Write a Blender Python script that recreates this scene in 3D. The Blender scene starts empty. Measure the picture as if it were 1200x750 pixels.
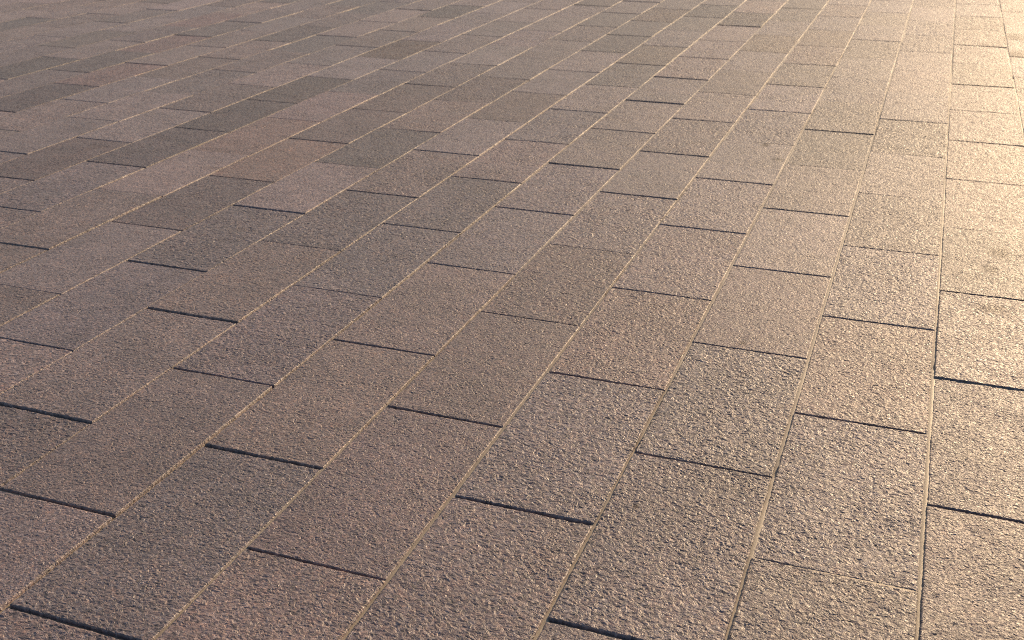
import bpy, bmesh, math, random
from mathutils import Matrix, Vector

random.seed(11)
sc = bpy.context.scene
C = sc.collection

# ------------------------------------------------------------------ camera
W = 0.40                      # width of one course of slabs (m)
SL = 1.952755 * W             # length of one slab
PH = 0.858876 * W             # where the first cross joint of an even course lies
F, PITCH, YAW, ROLL = 2.15168, 0.422264, 0.363249, -0.009337
CAM = Vector((-0.380418 * W, 0.0, 4.130295 * W))
cd = bpy.data.cameras.new('camera')
cam = bpy.data.objects.new('camera', cd)
C.objects.link(cam)
cd.sensor_width = 36.0
cd.lens = F * 18.0
cd.clip_start = 0.05
cd.clip_end = 1000.0
cam.matrix_world = (Matrix.Translation(CAM) @ Matrix.Rotation(YAW, 4, 'Z')
                    @ Matrix.Rotation(math.pi / 2 - PITCH, 4, 'X') @ Matrix.Rotation(ROLL, 4, 'Z'))
cd.dof.use_dof = True
cd.dof.focus_distance = 3.1
cd.dof.aperture_fstop = 6.3
sc.camera = cam

# ------------------------------------------------------------------ light
SUN_ELEV = math.radians(20.0)
SUN_AZ = math.radians(16.0)   # clockwise from +Y
wd = bpy.data.worlds.new('World')
sc.world = wd
wd.use_nodes = True
nt = wd.node_tree
sky = nt.nodes.new('ShaderNodeTexSky')
sky.sky_type = 'NISHITA'
sky.sun_disc = False
sky.sun_elevation = SUN_ELEV
sky.sun_rotation = SUN_AZ
sky.air_density = 1.0
sky.dust_density = 1.6
nt.nodes['Background'].inputs['Strength'].default_value = 0.078
nt.links.new(sky.outputs[0], nt.nodes['Background'].inputs['Color'])
sd = bpy.data.lights.new('sun', 'SUN')
sd.energy = 4.0
sd.angle = math.radians(0.6)
sd.color = (1.0, 0.705, 0.415)
sun = bpy.data.objects.new('sun', sd)
C.objects.link(sun)
sdir = Vector((math.sin(SUN_AZ) * math.cos(SUN_ELEV), math.cos(SUN_AZ) * math.cos(SUN_ELEV), math.sin(SUN_ELEV)))
sun.rotation_euler = sdir.to_track_quat('Z', 'Y').to_euler()
sun.location = sdir * 40

sc.view_settings.view_transform = 'Standard'
sc.view_settings.look = 'None'
sc.view_settings.gamma = 1.0
sc.view_settings.exposure = 0.43
sc.view_settings.use_curve_mapping = False


sc.render.engine = 'CYCLES'
sc.cycles.feature_set = 'EXPERIMENTAL'      # the stone relief is diced into the slabs at render time
sc.cycles.dicing_rate = 0.8
sc.cycles.offscreen_dicing_scale = 8.0
sc.cycles.use_denoising = False
sc.cycles.sample_clamp_direct = 6.0
sc.cycles.filter_width = 1.0


# ------------------------------------------------------------------ materials
class NB:
    """small helper around a node tree"""
    def __init__(self, name):
        self.m = bpy.data.materials.new(name)
        self.m.use_nodes = True
        self.t = self.m.node_tree
        self.b = self.t.nodes['Principled BSDF']

    def n(self, kind, **kw):
        nd = self.t.nodes.new(kind)
        for k, v in kw.items():
            if k in nd.inputs.keys():
                nd.inputs[k].default_value = v
            else:
                setattr(nd, k, v)
        return nd

    def l(self, a, b):
        self.t.links.new(a, b)

    def math(self, op, a, b=None):
        nd = self.t.nodes.new('ShaderNodeMath')
        nd.operation = op
        for i, x in enumerate((a, b)):
            if x is None:
                continue
            if isinstance(x, (int, float)):
                nd.inputs[i].default_value = x
            else:
                self.l(x, nd.inputs[i])
        return nd.outputs[0]

    def mix(self, mode, fac, a, b):
        nd = self.t.nodes.new('ShaderNodeMix')
        nd.data_type = 'RGBA'
        nd.blend_type = mode
        for i, x in ((0, fac), (6, a), (7, b)):
            if isinstance(x, (int, float)):
                nd.inputs[i].default_value = x
            elif isinstance(x, tuple):
                nd.inputs[i].default_value = x + (1.0,) if len(x) == 3 else x
            else:
                self.l(x, nd.inputs[i])
        return nd.outputs[2]

    def ramp(self, x, stops, interp='LINEAR'):
        nd = self.t.nodes.new('ShaderNodeValToRGB')
        cr = nd.color_ramp
        cr.interpolation = interp
        while len(cr.elements) < len(stops):
            cr.elements.new(0.5)
        for e, (p, c) in zip(cr.elements, stops):
            e.position = p
            e.color = (c if isinstance(c, tuple) else (c, c, c)) + (1.0,)
        self.l(x, nd.inputs[0])
        return nd.outputs[0]


SHEEN = 0.17
RELIEF = 0.0057


def granite(name, joined, stains=()):
    """rough flamed granite; the tint of each slab comes from the slab itself"""
    q = NB(name)
    geo = q.n('ShaderNodeTexCoord')
    if joined:
        vec = geo.outputs['Object']
        att = q.n('ShaderNodeAttribute', attribute_name='tint', attribute_type='GEOMETRY')
        tint = att.outputs['Color']
        rnd = None
    else:
        oi = q.n('ShaderNodeObjectInfo')
        add = q.n('ShaderNodeVectorMath', operation='ADD')
        sc_ = q.n('ShaderNodeVectorMath', operation='SCALE')
        cmb = q.n('ShaderNodeCombineXYZ')
        q.l(oi.outputs['Random'], cmb.inputs[0])
        r2 = q.math('FRACT', q.math('MULTIPLY', oi.outputs['Random'], 37.7))
        q.l(r2, cmb.inputs[1])
        q.l(cmb.outputs[0], sc_.inputs[0])
        sc_.inputs['Scale'].default_value = 40.0
        q.l(geo.outputs['Object'], add.inputs[0])
        q.l(sc_.outputs[0], add.inputs[1])
        zoom = q.n('ShaderNodeVectorMath', operation='SCALE')
        q.l(add.outputs[0], zoom.inputs[0])
        r3 = q.math('FRACT', q.math('MULTIPLY', oi.outputs['Random'], 91.3))
        q.l(q.math('ADD', q.math('MULTIPLY', r3, 0.5), 0.76), zoom.inputs['Scale'])
        squash = q.n('ShaderNodeVectorMath', operation='MULTIPLY')
        q.l(zoom.outputs[0], squash.inputs[0])
        squash.inputs[1].default_value = (0.82, 1.06, 1.0)      # split along the bed of the stone
        vec = squash.outputs[0]
        tint = oi.outputs['Color']

    def noise(scale, detail=2.0, rough=0.5, dist=0.0, dim='2D'):
        nd = q.n('ShaderNodeTexNoise', noise_dimensions=dim, Scale=scale, Detail=detail, Roughness=rough, Distortion=dist)
        q.l(vec, nd.inputs['Vector'])
        return nd.outputs['Fac']

    def voro(scale, out='Color', feature='F1', rand=1.0):
        nd = q.n('ShaderNodeTexVoronoi', voronoi_dimensions='2D', feature=feature)
        nd.inputs['Scale'].default_value = scale
        nd.inputs['Randomness'].default_value = rand
        q.l(vec, nd.inputs['Vector'])
        return nd.outputs[out]

    # minerals
    sep = q.n('ShaderNodeSeparateColor')
    q.l(voro(175.0), sep.inputs[0])
    grain = q.ramp(sep.outputs[0], [(0.0, (0.085, 0.072, 0.072)), (0.13, (0.20, 0.165, 0.155)), (0.42, (0.28, 0.215, 0.195)),
                                    (0.66, (0.25, 0.225, 0.225)), (0.82, (0.37, 0.27, 0.22)), (0.95, (0.46, 0.41, 0.37))])
    sep2 = q.n('ShaderNodeSeparateColor')
    q.l(voro(95.0), sep2.inputs[0])
    coarse = q.ramp(sep2.outputs[1], [(0.0, (0.74, 0.74, 0.78)), (0.5, (1.0, 1.0, 1.0)), (1.0, (1.22, 1.12, 1.04))])
    col = q.mix('MULTIPLY', 1.0, grain, coarse)
    # broad drift of tone and rusty blotches of the stone itself
    drift = q.ramp(noise(5.0, 3.0, 0.6), [(0.3, (0.86, 0.86, 0.87)), (0.7, (1.12, 1.11, 1.10))])
    col = q.mix('MULTIPLY', 1.0, col, drift)
    rust = q.ramp(noise(11.0, 4.0, 0.65, 0.4), [(0.60, 0.0), (0.78, 0.35)])
    col = q.mix('MIX', rust, col, q.mix('MULTIPLY', 1.0, col, (1.35, 0.98, 0.72)))
    col = q.mix('MULTIPLY', 1.0, col, tint)
    col = q.mix('MULTIPLY', 1.0, col, (0.56, 0.555, 0.665))
    gp = q.n('ShaderNodeNewGeometry')
    grime = q.n('ShaderNodeTexNoise', noise_dimensions='2D', Scale=1.7, Detail=4.0, Roughness=0.62, Distortion=0.6)
    q.l(gp.outputs['Position'], grime.inputs['Vector'])
    col = q.mix('MULTIPLY', 1.0, col, q.ramp(grime.outputs['Fac'], [(0.30, (0.84, 0.83, 0.82)), (0.50, (1.0, 1.0, 1.0)), (0.70, (1.10, 1.09, 1.08))]))
    allm = None
    for (cx, cy, rx, ry, amt) in stains:
        mp = q.n('ShaderNodeMapping', vector_type='POINT')
        mp.inputs['Location'].default_value = (-cx / rx, -cy / ry, 0)
        mp.inputs['Scale'].default_value = (1 / rx, 1 / ry, 0)
        q.l(geo.outputs['Object'], mp.inputs[0])
        ln = q.n('ShaderNodeVectorMath', operation='LENGTH')
        q.l(mp.outputs[0], ln.inputs[0])
        d = q.math('ADD', ln.outputs['Value'], q.math('MULTIPLY', noise(55.0, 4.0, 0.65), 1.3))
        msk = q.ramp(q.math('MULTIPLY', d, 0.5), [(0.46, amt), (0.80, 0.0)])
        col = q.mix('MIX', msk, col, q.mix('MULTIPLY', 1.0, col, (0.34, 0.24, 0.16)))
        allm = msk if allm is None else q.math('MAXIMUM', allm, msk)
    q.l(col, q.b.inputs['Base Color'])
    # relief: flamed surface, pits and lumps
    h1 = noise(88.0, 3.0, 0.68, 0.5, '3D')
    h0 = noise(15.0, 2.0, 0.5)
    pit = q.ramp(noise(46.0, 1.0, 0.5, 0.9), [(0.27, 0.0), (0.40, 1.0)])
    facet = voro(125.0, 'Distance')
    zone = q.ramp(noise(7.0, 2.0, 0.6), [(0.30, 0.80), (0.52, 1.0), (0.72, 1.28)])
    h1 = q.math('ADD', q.math('SUBTRACT', h1, 0.5), q.math('MULTIPLY', q.math('SUBTRACT', facet, 0.42), -0.10))
    h1 = q.math('MULTIPLY', h1, zone)
    if not joined:
        r4 = q.math('FRACT', q.math('MULTIPLY', oi.outputs['Random'], 57.1))
        amp = q.math('ADD', q.math('MULTIPLY', q.math('SUBTRACT', 1.0, r3), 0.55), q.math('MULTIPLY', r4, 0.25))
        h1 = q.math('MULTIPLY', h1, q.math('ADD', amp, 0.66))    # coarse stones are also the rough ones
    h = q.math('ADD', h1, q.math('MULTIPLY', h0, 0.5))
    h = q.math('ADD', h, q.math('MULTIPLY', pit, 0.16))
    if joined:
        bp = q.n('ShaderNodeBump')
        bp.inputs['Strength'].default_value = 1.0
        bp.inputs['Distance'].default_value = RELIEF
        q.l(h, bp.inputs['Height'])
        q.l(bp.outputs[0], q.b.inputs['Normal'])
    else:
        dp = q.n('ShaderNodeDisplacement', Midlevel=0.32, Scale=RELIEF)
        q.l(h, dp.inputs['Height'])
        q.l(dp.outputs[0], q.t.nodes['Material Output'].inputs['Displacement'])
        q.m.displacement_method = 'BOTH'
    rg = q.ramp(sep.outputs[1], [(0.0, 0.45), (1.0, 0.67)])
    q.l(rg, q.b.inputs['Roughness'])
    q.b.inputs['Specular IOR Level'].default_value = 1.0
    if allm is not None:        # the stain is dull
        q.l(q.math('MULTIPLY', q.math('SUBTRACT', 1.0, q.math('MULTIPLY', allm, 0.85)), 1.0), q.b.inputs['Specular IOR Level'])
    q.b.inputs['Sheen Weight'].default_value = SHEEN      # fine dust on the stone
    q.b.inputs['Sheen Roughness'].default_value = 0.45
    q.b.inputs['Sheen Tint'].default_value = (0.96, 0.95, 0.98, 1.0)
    return q.m


def mortar_mat():
    q = NB('sandy_mortar')
    geo = q.n('ShaderNodeTexCoord')
    vec = geo.outputs['Object']

    def noise(scale, detail=2.0, rough=0.5):
        nd = q.n('ShaderNodeTexNoise', Scale=scale, Detail=detail, Roughness=rough)
        q.l(vec, nd.inputs['Vector'])
        return nd.outputs['Fac']
    col = q.ramp(noise(420.0, 2.0, 0.6), [(0.25, (0.24, 0.20, 0.15)), (0.5, (0.36, 0.305, 0.235)), (0.75, (0.48, 0.415, 0.33))])
    col = q.mix('MULTIPLY', 1.0, col, q.ramp(noise(4.0, 4.0, 0.6), [(0.3, (0.72, 0.70, 0.68)), (0.65, (1.05, 1.03, 1.0))]))
    q.l(col, q.b.inputs['Base Color'])
    bp = q.n('ShaderNodeBump')
    bp.inputs['Strength'].default_value = 0.8
    bp.inputs['Distance'].default_value = 0.0008
    q.l(noise(260.0, 3.0, 0.6), bp.inputs['Height'])
    q.l(bp.outputs[0], q.b.inputs['Normal'])
    q.b.inputs['Roughness'].default_value = 0.52
    q.b.inputs['Specular IOR Level'].default_value = 0.5
    q.b.inputs['Sheen Weight'].default_value = 0.18        # loose sand
    q.b.inputs['Sheen Roughness'].default_value = 0.4
    return q.m


STONE = granite('flamed_granite', False)
STONE_J = granite('flamed_granite_outer', True)
MORTAR = mortar_mat()

# ------------------------------------------------------------------ layout of the paving
GAP_C = 0.0118     # joint between slabs of one course, on average
GAPS = {2: 0.014, 1: 0.013, 0: 0.0135, -1: 0.014, -2: 0.0138, -3: 0.0135, -4: 0.0125, -5: 0.0125, -6: 0.0095, -7: 0.009, -8: 0.009, -9: 0.011}
UMIN, UMAX, VMIN, VMAX = -46, 30, -14.0, 62.0


def rn(*key):
    return random.Random(hash(key) & 0xffffffff)


def ground_at(px, py):
    d = Vector(((px - 600) / 600, (375 - py) / 600, -F))
    d = cam.matrix_world.to_3x3() @ d
    t = -CAM.z / d.z
    return CAM.x + d.x * t, CAM.y + d.y * t


# cross joints that stand out: wide and empty, or narrow and full (course, number -> gap, depth of the filling)
JOINTS = {}
for kind, spots in (((0.0155, 0.0075), ((1152, 347), (1010, 502), (308, 536), (69, 588), (85, 728), (616, 600), (686, 739), (195, 312), (225, 369), (261, 442),
                                        (54, 484), (713, 448), (1142, 605), (865, 210), (635, 108), (512, 489), (951, 76), (631, 244), (827, 546))),
                    ((0.0120, 0.0055), ((977, 679), (370, 664), (452, 405), (882, 411), (623, 373), (780, 343), (919, 317), (1032, 378), (1156, 214), (1058, 231))),
                    ((0.0100, 0.0044), ((1149, 451), (1153, 271), (354, 287), (829, 268), (1065, 182), (968, 196)))):
    for px, py in spots:
        x, y = ground_at(px, py)
        k = int(math.floor(x / W))
        JOINTS[(k, int(round((y - PH) / SL - (k % 2) * 0.5)))] = kind


def line_x(k):
    return (k + rn(1, k).gauss(0, 0.006)) * W


def gap(k):
    return GAPS.get(k, rn(10, k).uniform(0.0075, 0.0105))


def cross_gap(k, n):
    if (k, n) in JOINTS:
        return JOINTS[(k, n)][0]
    return min(0.020, max(0.0085, rn(12, k + 500, n + 500).gauss(GAP_C, 0.0025)))


def joint_y(k, n):
    return PH + ((k % 2) * 0.5 + n) * SL + rn(2, k + 500, n + 500).gauss(0, 0.0035)


def project(p):
    q = cam.matrix_world.inverted() @ Vector(p)
    if q.z > -0.05:
        return None
    return (q.x / -q.z * F, q.y / -q.z * F)


def clip_area(poly):
    """area, in pixels of a 1200 wide picture, of a projected polygon inside the frame"""
    for ax, lim, sg in ((0, 1, 1), (0, -1, -1), (1, 0.625, 1), (1, -0.625, -1)):
        out = []
        for i in range(len(poly)):
            a, b = poly[i], poly[(i + 1) % len(poly)]
            da, db = sg * (lim - a[ax]), sg * (lim - b[ax])
            if da >= 0:
                out.append(a)
            if da * db < 0:
                t = da / (da - db)
                out.append((a[0] + t * (b[0] - a[0]), a[1] + t * (b[1] - a[1])))
        poly = out
        if len(poly) < 3:
            return 0.0
    s = sum(poly[i][0] * poly[(i + 1) % len(poly)][1] - poly[(i + 1) % len(poly)][0] * poly[i][1] for i in range(len(poly)))
    return abs(s) / 2 * 600 * 600


slabs = []
for k in range(UMIN, UMAX):
    n0 = int(math.floor((VMIN * W - PH) / SL))
    n1 = int(math.ceil((VMAX * W - PH) / SL))
    for n in range(n0, n1):
        x0, x1 = line_x(k) + gap(k) / 2, line_x(k + 1) - gap(k + 1) / 2
        y0, y1 = joint_y(k, n) + cross_gap(k, n) / 2, joint_y(k, n + 1) - cross_gap(k, n + 1) / 2
        pr = [project(p) for p in ((x0, y0, 0), (x1, y0, 0), (x1, y1, 0), (x0, y1, 0))]
        area = 0.0 if any(p is None for p in pr) else clip_area(pr)
        slabs.append([area, k, n, x0, x1, y0, y1])

# tint of each slab: measured ones by course and number, the rest spread at random
def grid_at(px, py):
    x, y = ground_at(px, py)
    k = int(math.floor(x / W))
    return (k, int(math.floor((y - PH) / SL - (k % 2) * 0.5)))


KNOWN = {}
for px, py, t in (TONES := [
        (540, 15, (0.62, 0.62, 0.62)), (475, 57, (0.72, 0.64, 0.56)), (730, 50, (0.64, 0.63, 0.64)), (758, 63, (0.70, 0.65, 0.60)),
        (837, 13, (0.56, 0.58, 0.62)), (875, 23, (0.60, 0.58, 0.60)), (767, 18, (0.78, 0.74, 0.68)), (703, 3, (0.70, 0.66, 0.64)),
        (903, 52, (0.84, 0.78, 0.70)), (973, 45, (0.82, 0.74, 0.68)), (70, 75, (0.66, 0.68, 0.68)), (87, 107, (0.68, 0.66, 0.68)),
        (345, 105, (0.66, 0.64, 0.62)), (250, 135, (0.64, 0.62, 0.62)), (183, 175, (0.72, 0.71, 0.73)), (107, 177, (0.78, 0.74, 0.74)),
        (350, 122, (1.12, 1.08, 1.08)), (277, 165, (1.08, 0.99, 0.92)), (333, 187, (1.06, 0.97, 0.88)), (280, 226, (0.80, 0.78, 0.78)),
        (472, 107, (0.84, 0.80, 0.77)), (567, 103, (0.78, 0.75, 0.74)), (613, 123, (0.78, 0.72, 0.69)), (433, 143, (0.84, 0.80, 0.78)),
        (500, 133, (1.06, 1.03, 0.98)), (587, 187, (1.10, 1.07, 1.05)), (633, 317, (0.90, 0.86, 0.83)), (733, 383, (1.08, 1.03, 0.98)),
        (430, 385, (1.04, 1.02, 1.00)), (850, 105, (0.82, 0.80, 0.78)), (120, 85, (1.04, 0.95, 0.92)), (930, 62, (1.06, 1.02, 0.98)),
        (1010, 25, (1.12, 1.06, 0.98)), (1045, 22, (0.98, 0.99, 0.94)), (940, 330, (0.98, 0.94, 0.94)), (600, 450, (0.93, 0.90, 0.88)),
        (520, 520, (0.98, 0.95, 0.95)), (1020, 440, (1.06, 1.02, 0.97)), (165, 60, (1.04, 0.94, 0.92)), (240, 18, (1.0, 0.88, 0.87))]):
    KNOWN[grid_at(px, py)] = tuple(c ** 1.75 * m for c, m in zip(t, (1.04, 0.985, 0.965)))


STAINED = {}
for px, py, rx, ry, amt in ((897, 170, 0.035, 0.06, 0.9), (911, 187, 0.05, 0.05, 0.85), (1172, 297, 0.07, 0.10, 0.8), (1160, 316, 0.05, 0.06, 0.65),
                            (1163, 362, 0.07, 0.07, 0.65), (1190, 44, 0.16, 0.30, 0.85), (1190, 64, 0.16, 0.25, 0.85), (1150, 398, 0.03, 0.03, 0.3),
                            (870, 402, 0.025, 0.025, 0.7), (745, 594, 0.012, 0.02, 0.7), (118, 172, 0.10, 0.06, 0.35), (250, 197, 0.08, 0.05, 0.35)):
    STAINED.setdefault(grid_at(px, py), []).append(ground_at(px, py) + (rx, ry, amt))


def tint_of(k, n):
    if (k, n) in KNOWN:
        return KNOWN[(k, n)]
    r = rn(3, k + 500, n + 500)
    u = r.random()
    if n < 5:                   # the stones close by were laid from one pallet and look alike
        v = min(1.18, max(0.80, r.gauss(0.98, 0.075)))
    elif u < 0.15:
        v = r.uniform(0.64, 0.78)
    elif u < 0.38:
        v = r.uniform(1.08, 1.26)
    else:
        v = r.uniform(0.84, 1.08)
    h = max(-0.005, r.gauss(0.028, 0.024))
    v = v ** 1.35
    return (v * (1 + 1.3 * h), v, v * (1 - h + r.gauss(0, 0.022)))


NXC, NYC = 3, 4
INSET = 0.0022


def slab_geometry(r, sx, sy, thick=0.05):
    """worn slab: a grid of quads on top, a small uneven arris all round, sawn sides"""
    top, at = [], {}
    for j in range(NYC + 1):
        for i in range(NXC + 1):
            x = (-sx / 2, -sx / 2 + INSET, sx / 2 - INSET, sx / 2)[i]
            y = (-sy / 2, -sy / 2 + INSET, sy * r.uniform(-0.2, 0.2), sy / 2 - INSET, sy / 2)[j]
            edge = i in (0, NXC) or j in (0, NYC)
            if edge:
                x += max(-0.001, min(0.001, r.gauss(0, 0.0006)))
                y += max(-0.001, min(0.001, r.gauss(0, 0.0006)))
            at[(i, j)] = len(top)
            top.append((x, y, 0.0))
    ring = ([(i, 0) for i in range(NXC)] + [(NXC, j) for j in range(NYC)]
            + [(i, NYC) for i in range(NXC, 0, -1)] + [(0, j) for j in range(NYC, 0, -1)])
    v = list(top)
    f = []
    for j in range(NYC):
        for i in range(NXC):
            f.append((at[(i, j)], at[(i + 1, j)], at[(i + 1, j + 1)], at[(i, j + 1)]))
    m = len(ring)
    rim, low = [], []
    for (i, j) in ring:
        x, y, z = top[at[(i, j)]]
        c = r.uniform(0.0012, 0.0026)
        x2 = x + (c if i == NXC else -c if i == 0 else 0)
        y2 = y + (c if j == NYC else -c if j == 0 else 0)
        rim.append(len(v))
        v.append((x2, y2, -c * r.uniform(0.8, 1.3)))
        low.append(len(v))
        v.append((x2, y2, -thick))
    for q in range(m):
        p = (q + 1) % m
        a, b = at[ring[q]], at[ring[p]]
        f.append((rim[q], rim[p], b, a))
        f.append((low[q], low[p], rim[p], rim[q]))
    return v, f


# the ground sheet under everything
def sheet(name, x0, x1, y0, y1, z, mat):
    me = bpy.data.meshes.new(name)
    me.from_pydata([(x0, y0, z), (x1, y0, z), (x1, y1, z), (x0, y1, z)], [], [(0, 1, 2, 3)])
    me.materials.append(mat)
    o = bpy.data.objects.new(name, me)
    C.objects.link(o)
    return o


ground = sheet('ground', -300, 300, -300, 300, -0.09, MORTAR)
ground['kind'] = 'structure'
pavement = sheet('pavement', (UMIN - 0.2) * W, (UMAX + 0.2) * W, (VMIN - 2) * W, (VMAX + 2) * W, -0.012, MORTAR)
pavement['kind'] = 'structure'
pavement['label'] = 'granite slab paving laid in running bond with sandy mortar joints'

# ------------------------------------------------------------------ slabs
slabs.sort(key=lambda s: -s[0])
singles = slabs[:300]
rest = slabs[300:]
NSX, NSY = W - 0.013, SL - GAP_C
variants = []
for i in range(24):
    v, f = slab_geometry(rn(7, i), NSX, NSY)
    me = bpy.data.meshes.new('paving_slab')
    me.from_pydata(v, [], f)
    me.materials.append(STONE)
    for p in me.polygons:
        p.use_smooth = True
    variants.append(me)


def slab_pose(k, n):
    r = rn(4, k + 500, n + 500)
    return r.gauss(0, 0.0008), r.gauss(0, 0.0024), r.gauss(0, 0.0028)


for s in singles:
    area, k, n, x0, x1, y0, y1 = s
    r = rn(5, k + 500, n + 500)
    o = bpy.data.objects.new('paving_slab', variants[r.randrange(len(variants))])
    C.objects.link(o)
    o.parent = pavement
    dz, rx, ry = slab_pose(k, n)
    o.location = ((x0 + x1) / 2, (y0 + y1) / 2, dz)
    o.rotation_euler = (rx, ry, (math.pi if r.random() < 0.5 else 0.0) + r.gauss(0, 0.0010))
    o.scale = ((x1 - x0) / NSX, (y1 - y0) / NSY, 1.0)
    o.color = tint_of(k, n) + (1.0,)
    if (k, n) in STAINED:
        ca, sa = math.cos(o.rotation_euler.z), math.sin(o.rotation_euler.z)
        loc = []
        for x, y, rx_, ry_, amt in STAINED[(k, n)]:
            dx, dy = x - o.location.x, y - o.location.y
            loc.append((ca * dx + sa * dy, -sa * dx + ca * dy, rx_, ry_, amt))
        o.material_slots[0].link = 'OBJECT'
        o.material_slots[0].material = granite('stained_granite', False, loc)
    sub = o.modifiers.new('relief', 'SUBSURF')
    sub.subdivision_type = 'SIMPLE'
    sub.levels = 0
    sub.render_levels = 1
    o.cycles.use_adaptive_subdivision = True
    o.cycles.dicing_rate = 1.0

V, Fc, T = [], [], []
for s in rest:
    area, k, n, x0, x1, y0, y1 = s
    v, f = slab_geometry(rn(6, k + 500, n + 500), x1 - x0, y1 - y0)
    b = len(V)
    dz, rx, ry = slab_pose(k, n)
    cx, cy = (x0 + x1) / 2, (y0 + y1) / 2
    V += [(cx + x, cy + y, z + dz + rx * y - ry * x) for x, y, z in v]
    Fc += [tuple(b + i for i in ff) for ff in f]
    T += [tint_of(k, n)] * len(f)
me = bpy.data.meshes.new('outer_paving_slabs')
me.from_pydata(V, [], Fc)
me.materials.append(STONE_J)
at = me.attributes.new('tint', 'FLOAT_COLOR', 'FACE')
for i, t in enumerate(T):
    at.data[i].color = t + (1.0,)
o = bpy.data.objects.new('outer_paving_slabs', me)
C.objects.link(o)
o.parent = pavement
o['kind'] = 'stuff'

# ------------------------------------------------------------------ mortar
# one strip along each joint between courses
def strip_mesh(name, rows):
    """rows: list of cross sections, each a list of points"""
    m = len(rows[0])
    v = [p for row in rows for p in row]
    f = []
    for i in range(len(rows) - 1):
        for j in range(m - 1):
            a = i * m + j
            f.append((a, a + 1, a + m + 1, a + m))
    me = bpy.data.meshes.new(name)
    me.from_pydata(v, [], f)
    me.materials.append(MORTAR)
    for p in me.polygons:
        p.use_smooth = True
    return me


def smooth_walk(r, n, sigma, pull):
    out, x = [], r.gauss(0, sigma * 2)
    for _ in range(n):
        x = x * pull + r.gauss(0, sigma)
        out.append(x)
    return out


def base_depth(k, y):
    """washed out deeper in the near left of the plaza, nearly full elsewhere"""
    if k >= -4:
        return {0: 0.0022, 1: 0.0036}.get(k, 0.0027) - 0.0007 * min(1.0, max(0.0, (y / W - 9.0) / 6.0))
    t = min(1.0, max(0.0, (y / W - 9.0) / 5.0))
    return 0.0064 * (1 - t) + (0.0022 if k > -8 else 0.0034) * t


for k in range(UMIN, UMAX + 1):
    near = -20 <= k <= 4
    step = 0.04 if near else 0.4
    r = rn(8, k)
    n = int((VMAX - VMIN) * W / step)
    dep = smooth_walk(r, n, 0.00045, 0.93)
    side = smooth_walk(r, n, 0.0006, 0.8)
    rows = []
    hw = gap(k) / 2 + 0.003
    for i in range(n):
        y = VMIN * W + i * step
        z = -base_depth(k, y) + max(-0.0045, min(0.0010, dep[i]))
        if r.random() < 0.012:
            z -= 0.006          # a bit of mortar has come out
        x = line_x(k)
        rows.append([(x - hw, y, z - 0.0012), (x - hw * 0.4 + side[i], y, z), (x + hw * 0.4 + side[i], y, z - 0.0002), (x + hw, y, z - 0.0014)])
    o = bpy.data.objects.new('mortar_joint', strip_mesh('mortar_joint', rows))
    C.objects.link(o)
    o.parent = pavement

# the short joints between the slabs of one course, each filled to its own height
V, Fc = [], []
for k in range(UMIN, UMAX):
    xa, xb = line_x(k) + gap(k) / 2 - 0.001, line_x(k + 1) - gap(k + 1) / 2 + 0.001
    n0 = int(math.floor((VMIN * W - PH) / SL))
    n1 = int(math.ceil((VMAX * W - PH) / SL))
    for n in range(n0, n1):
        r = rn(9, k + 500, n + 500)
        y = joint_y(k, n)
        d = r.choice((0.0044, 0.0050, 0.0058, 0.0068, 0.008))
        if (k, n) in JOINTS:
            d = JOINTS[(k, n)][1]
        m = 9
        wob = smooth_walk(r, m, 0.0005, 0.8)
        lift = r.choice((0.0, 0.0008, 0.0020, 0.0030))
        b = len(V)
        for i in range(m):
            x = xa + (xb - xa) * i / (m - 1)
            z = -d + wob[i]
            V += [(x, y - 0.012, min(z + lift, -0.0014)), (x, y + 0.012, z - 0.0012)]
        for i in range(m - 1):
            Fc.append((b + 2 * i, b + 2 * i + 2, b + 2 * i + 3, b + 2 * i + 1))
me = bpy.data.meshes.new('cross_joint_mortar')
me.from_pydata(V, [], Fc)
me.materials.append(MORTAR)
o = bpy.data.objects.new('cross_joint_mortar', me)
C.objects.link(o)
o.parent = pavement
o['kind'] = 'stuff'
print('slabs', len(slabs), 'in view', sum(1 for s in slabs if s[0] > 0), 'smallest single', singles[-1][0])
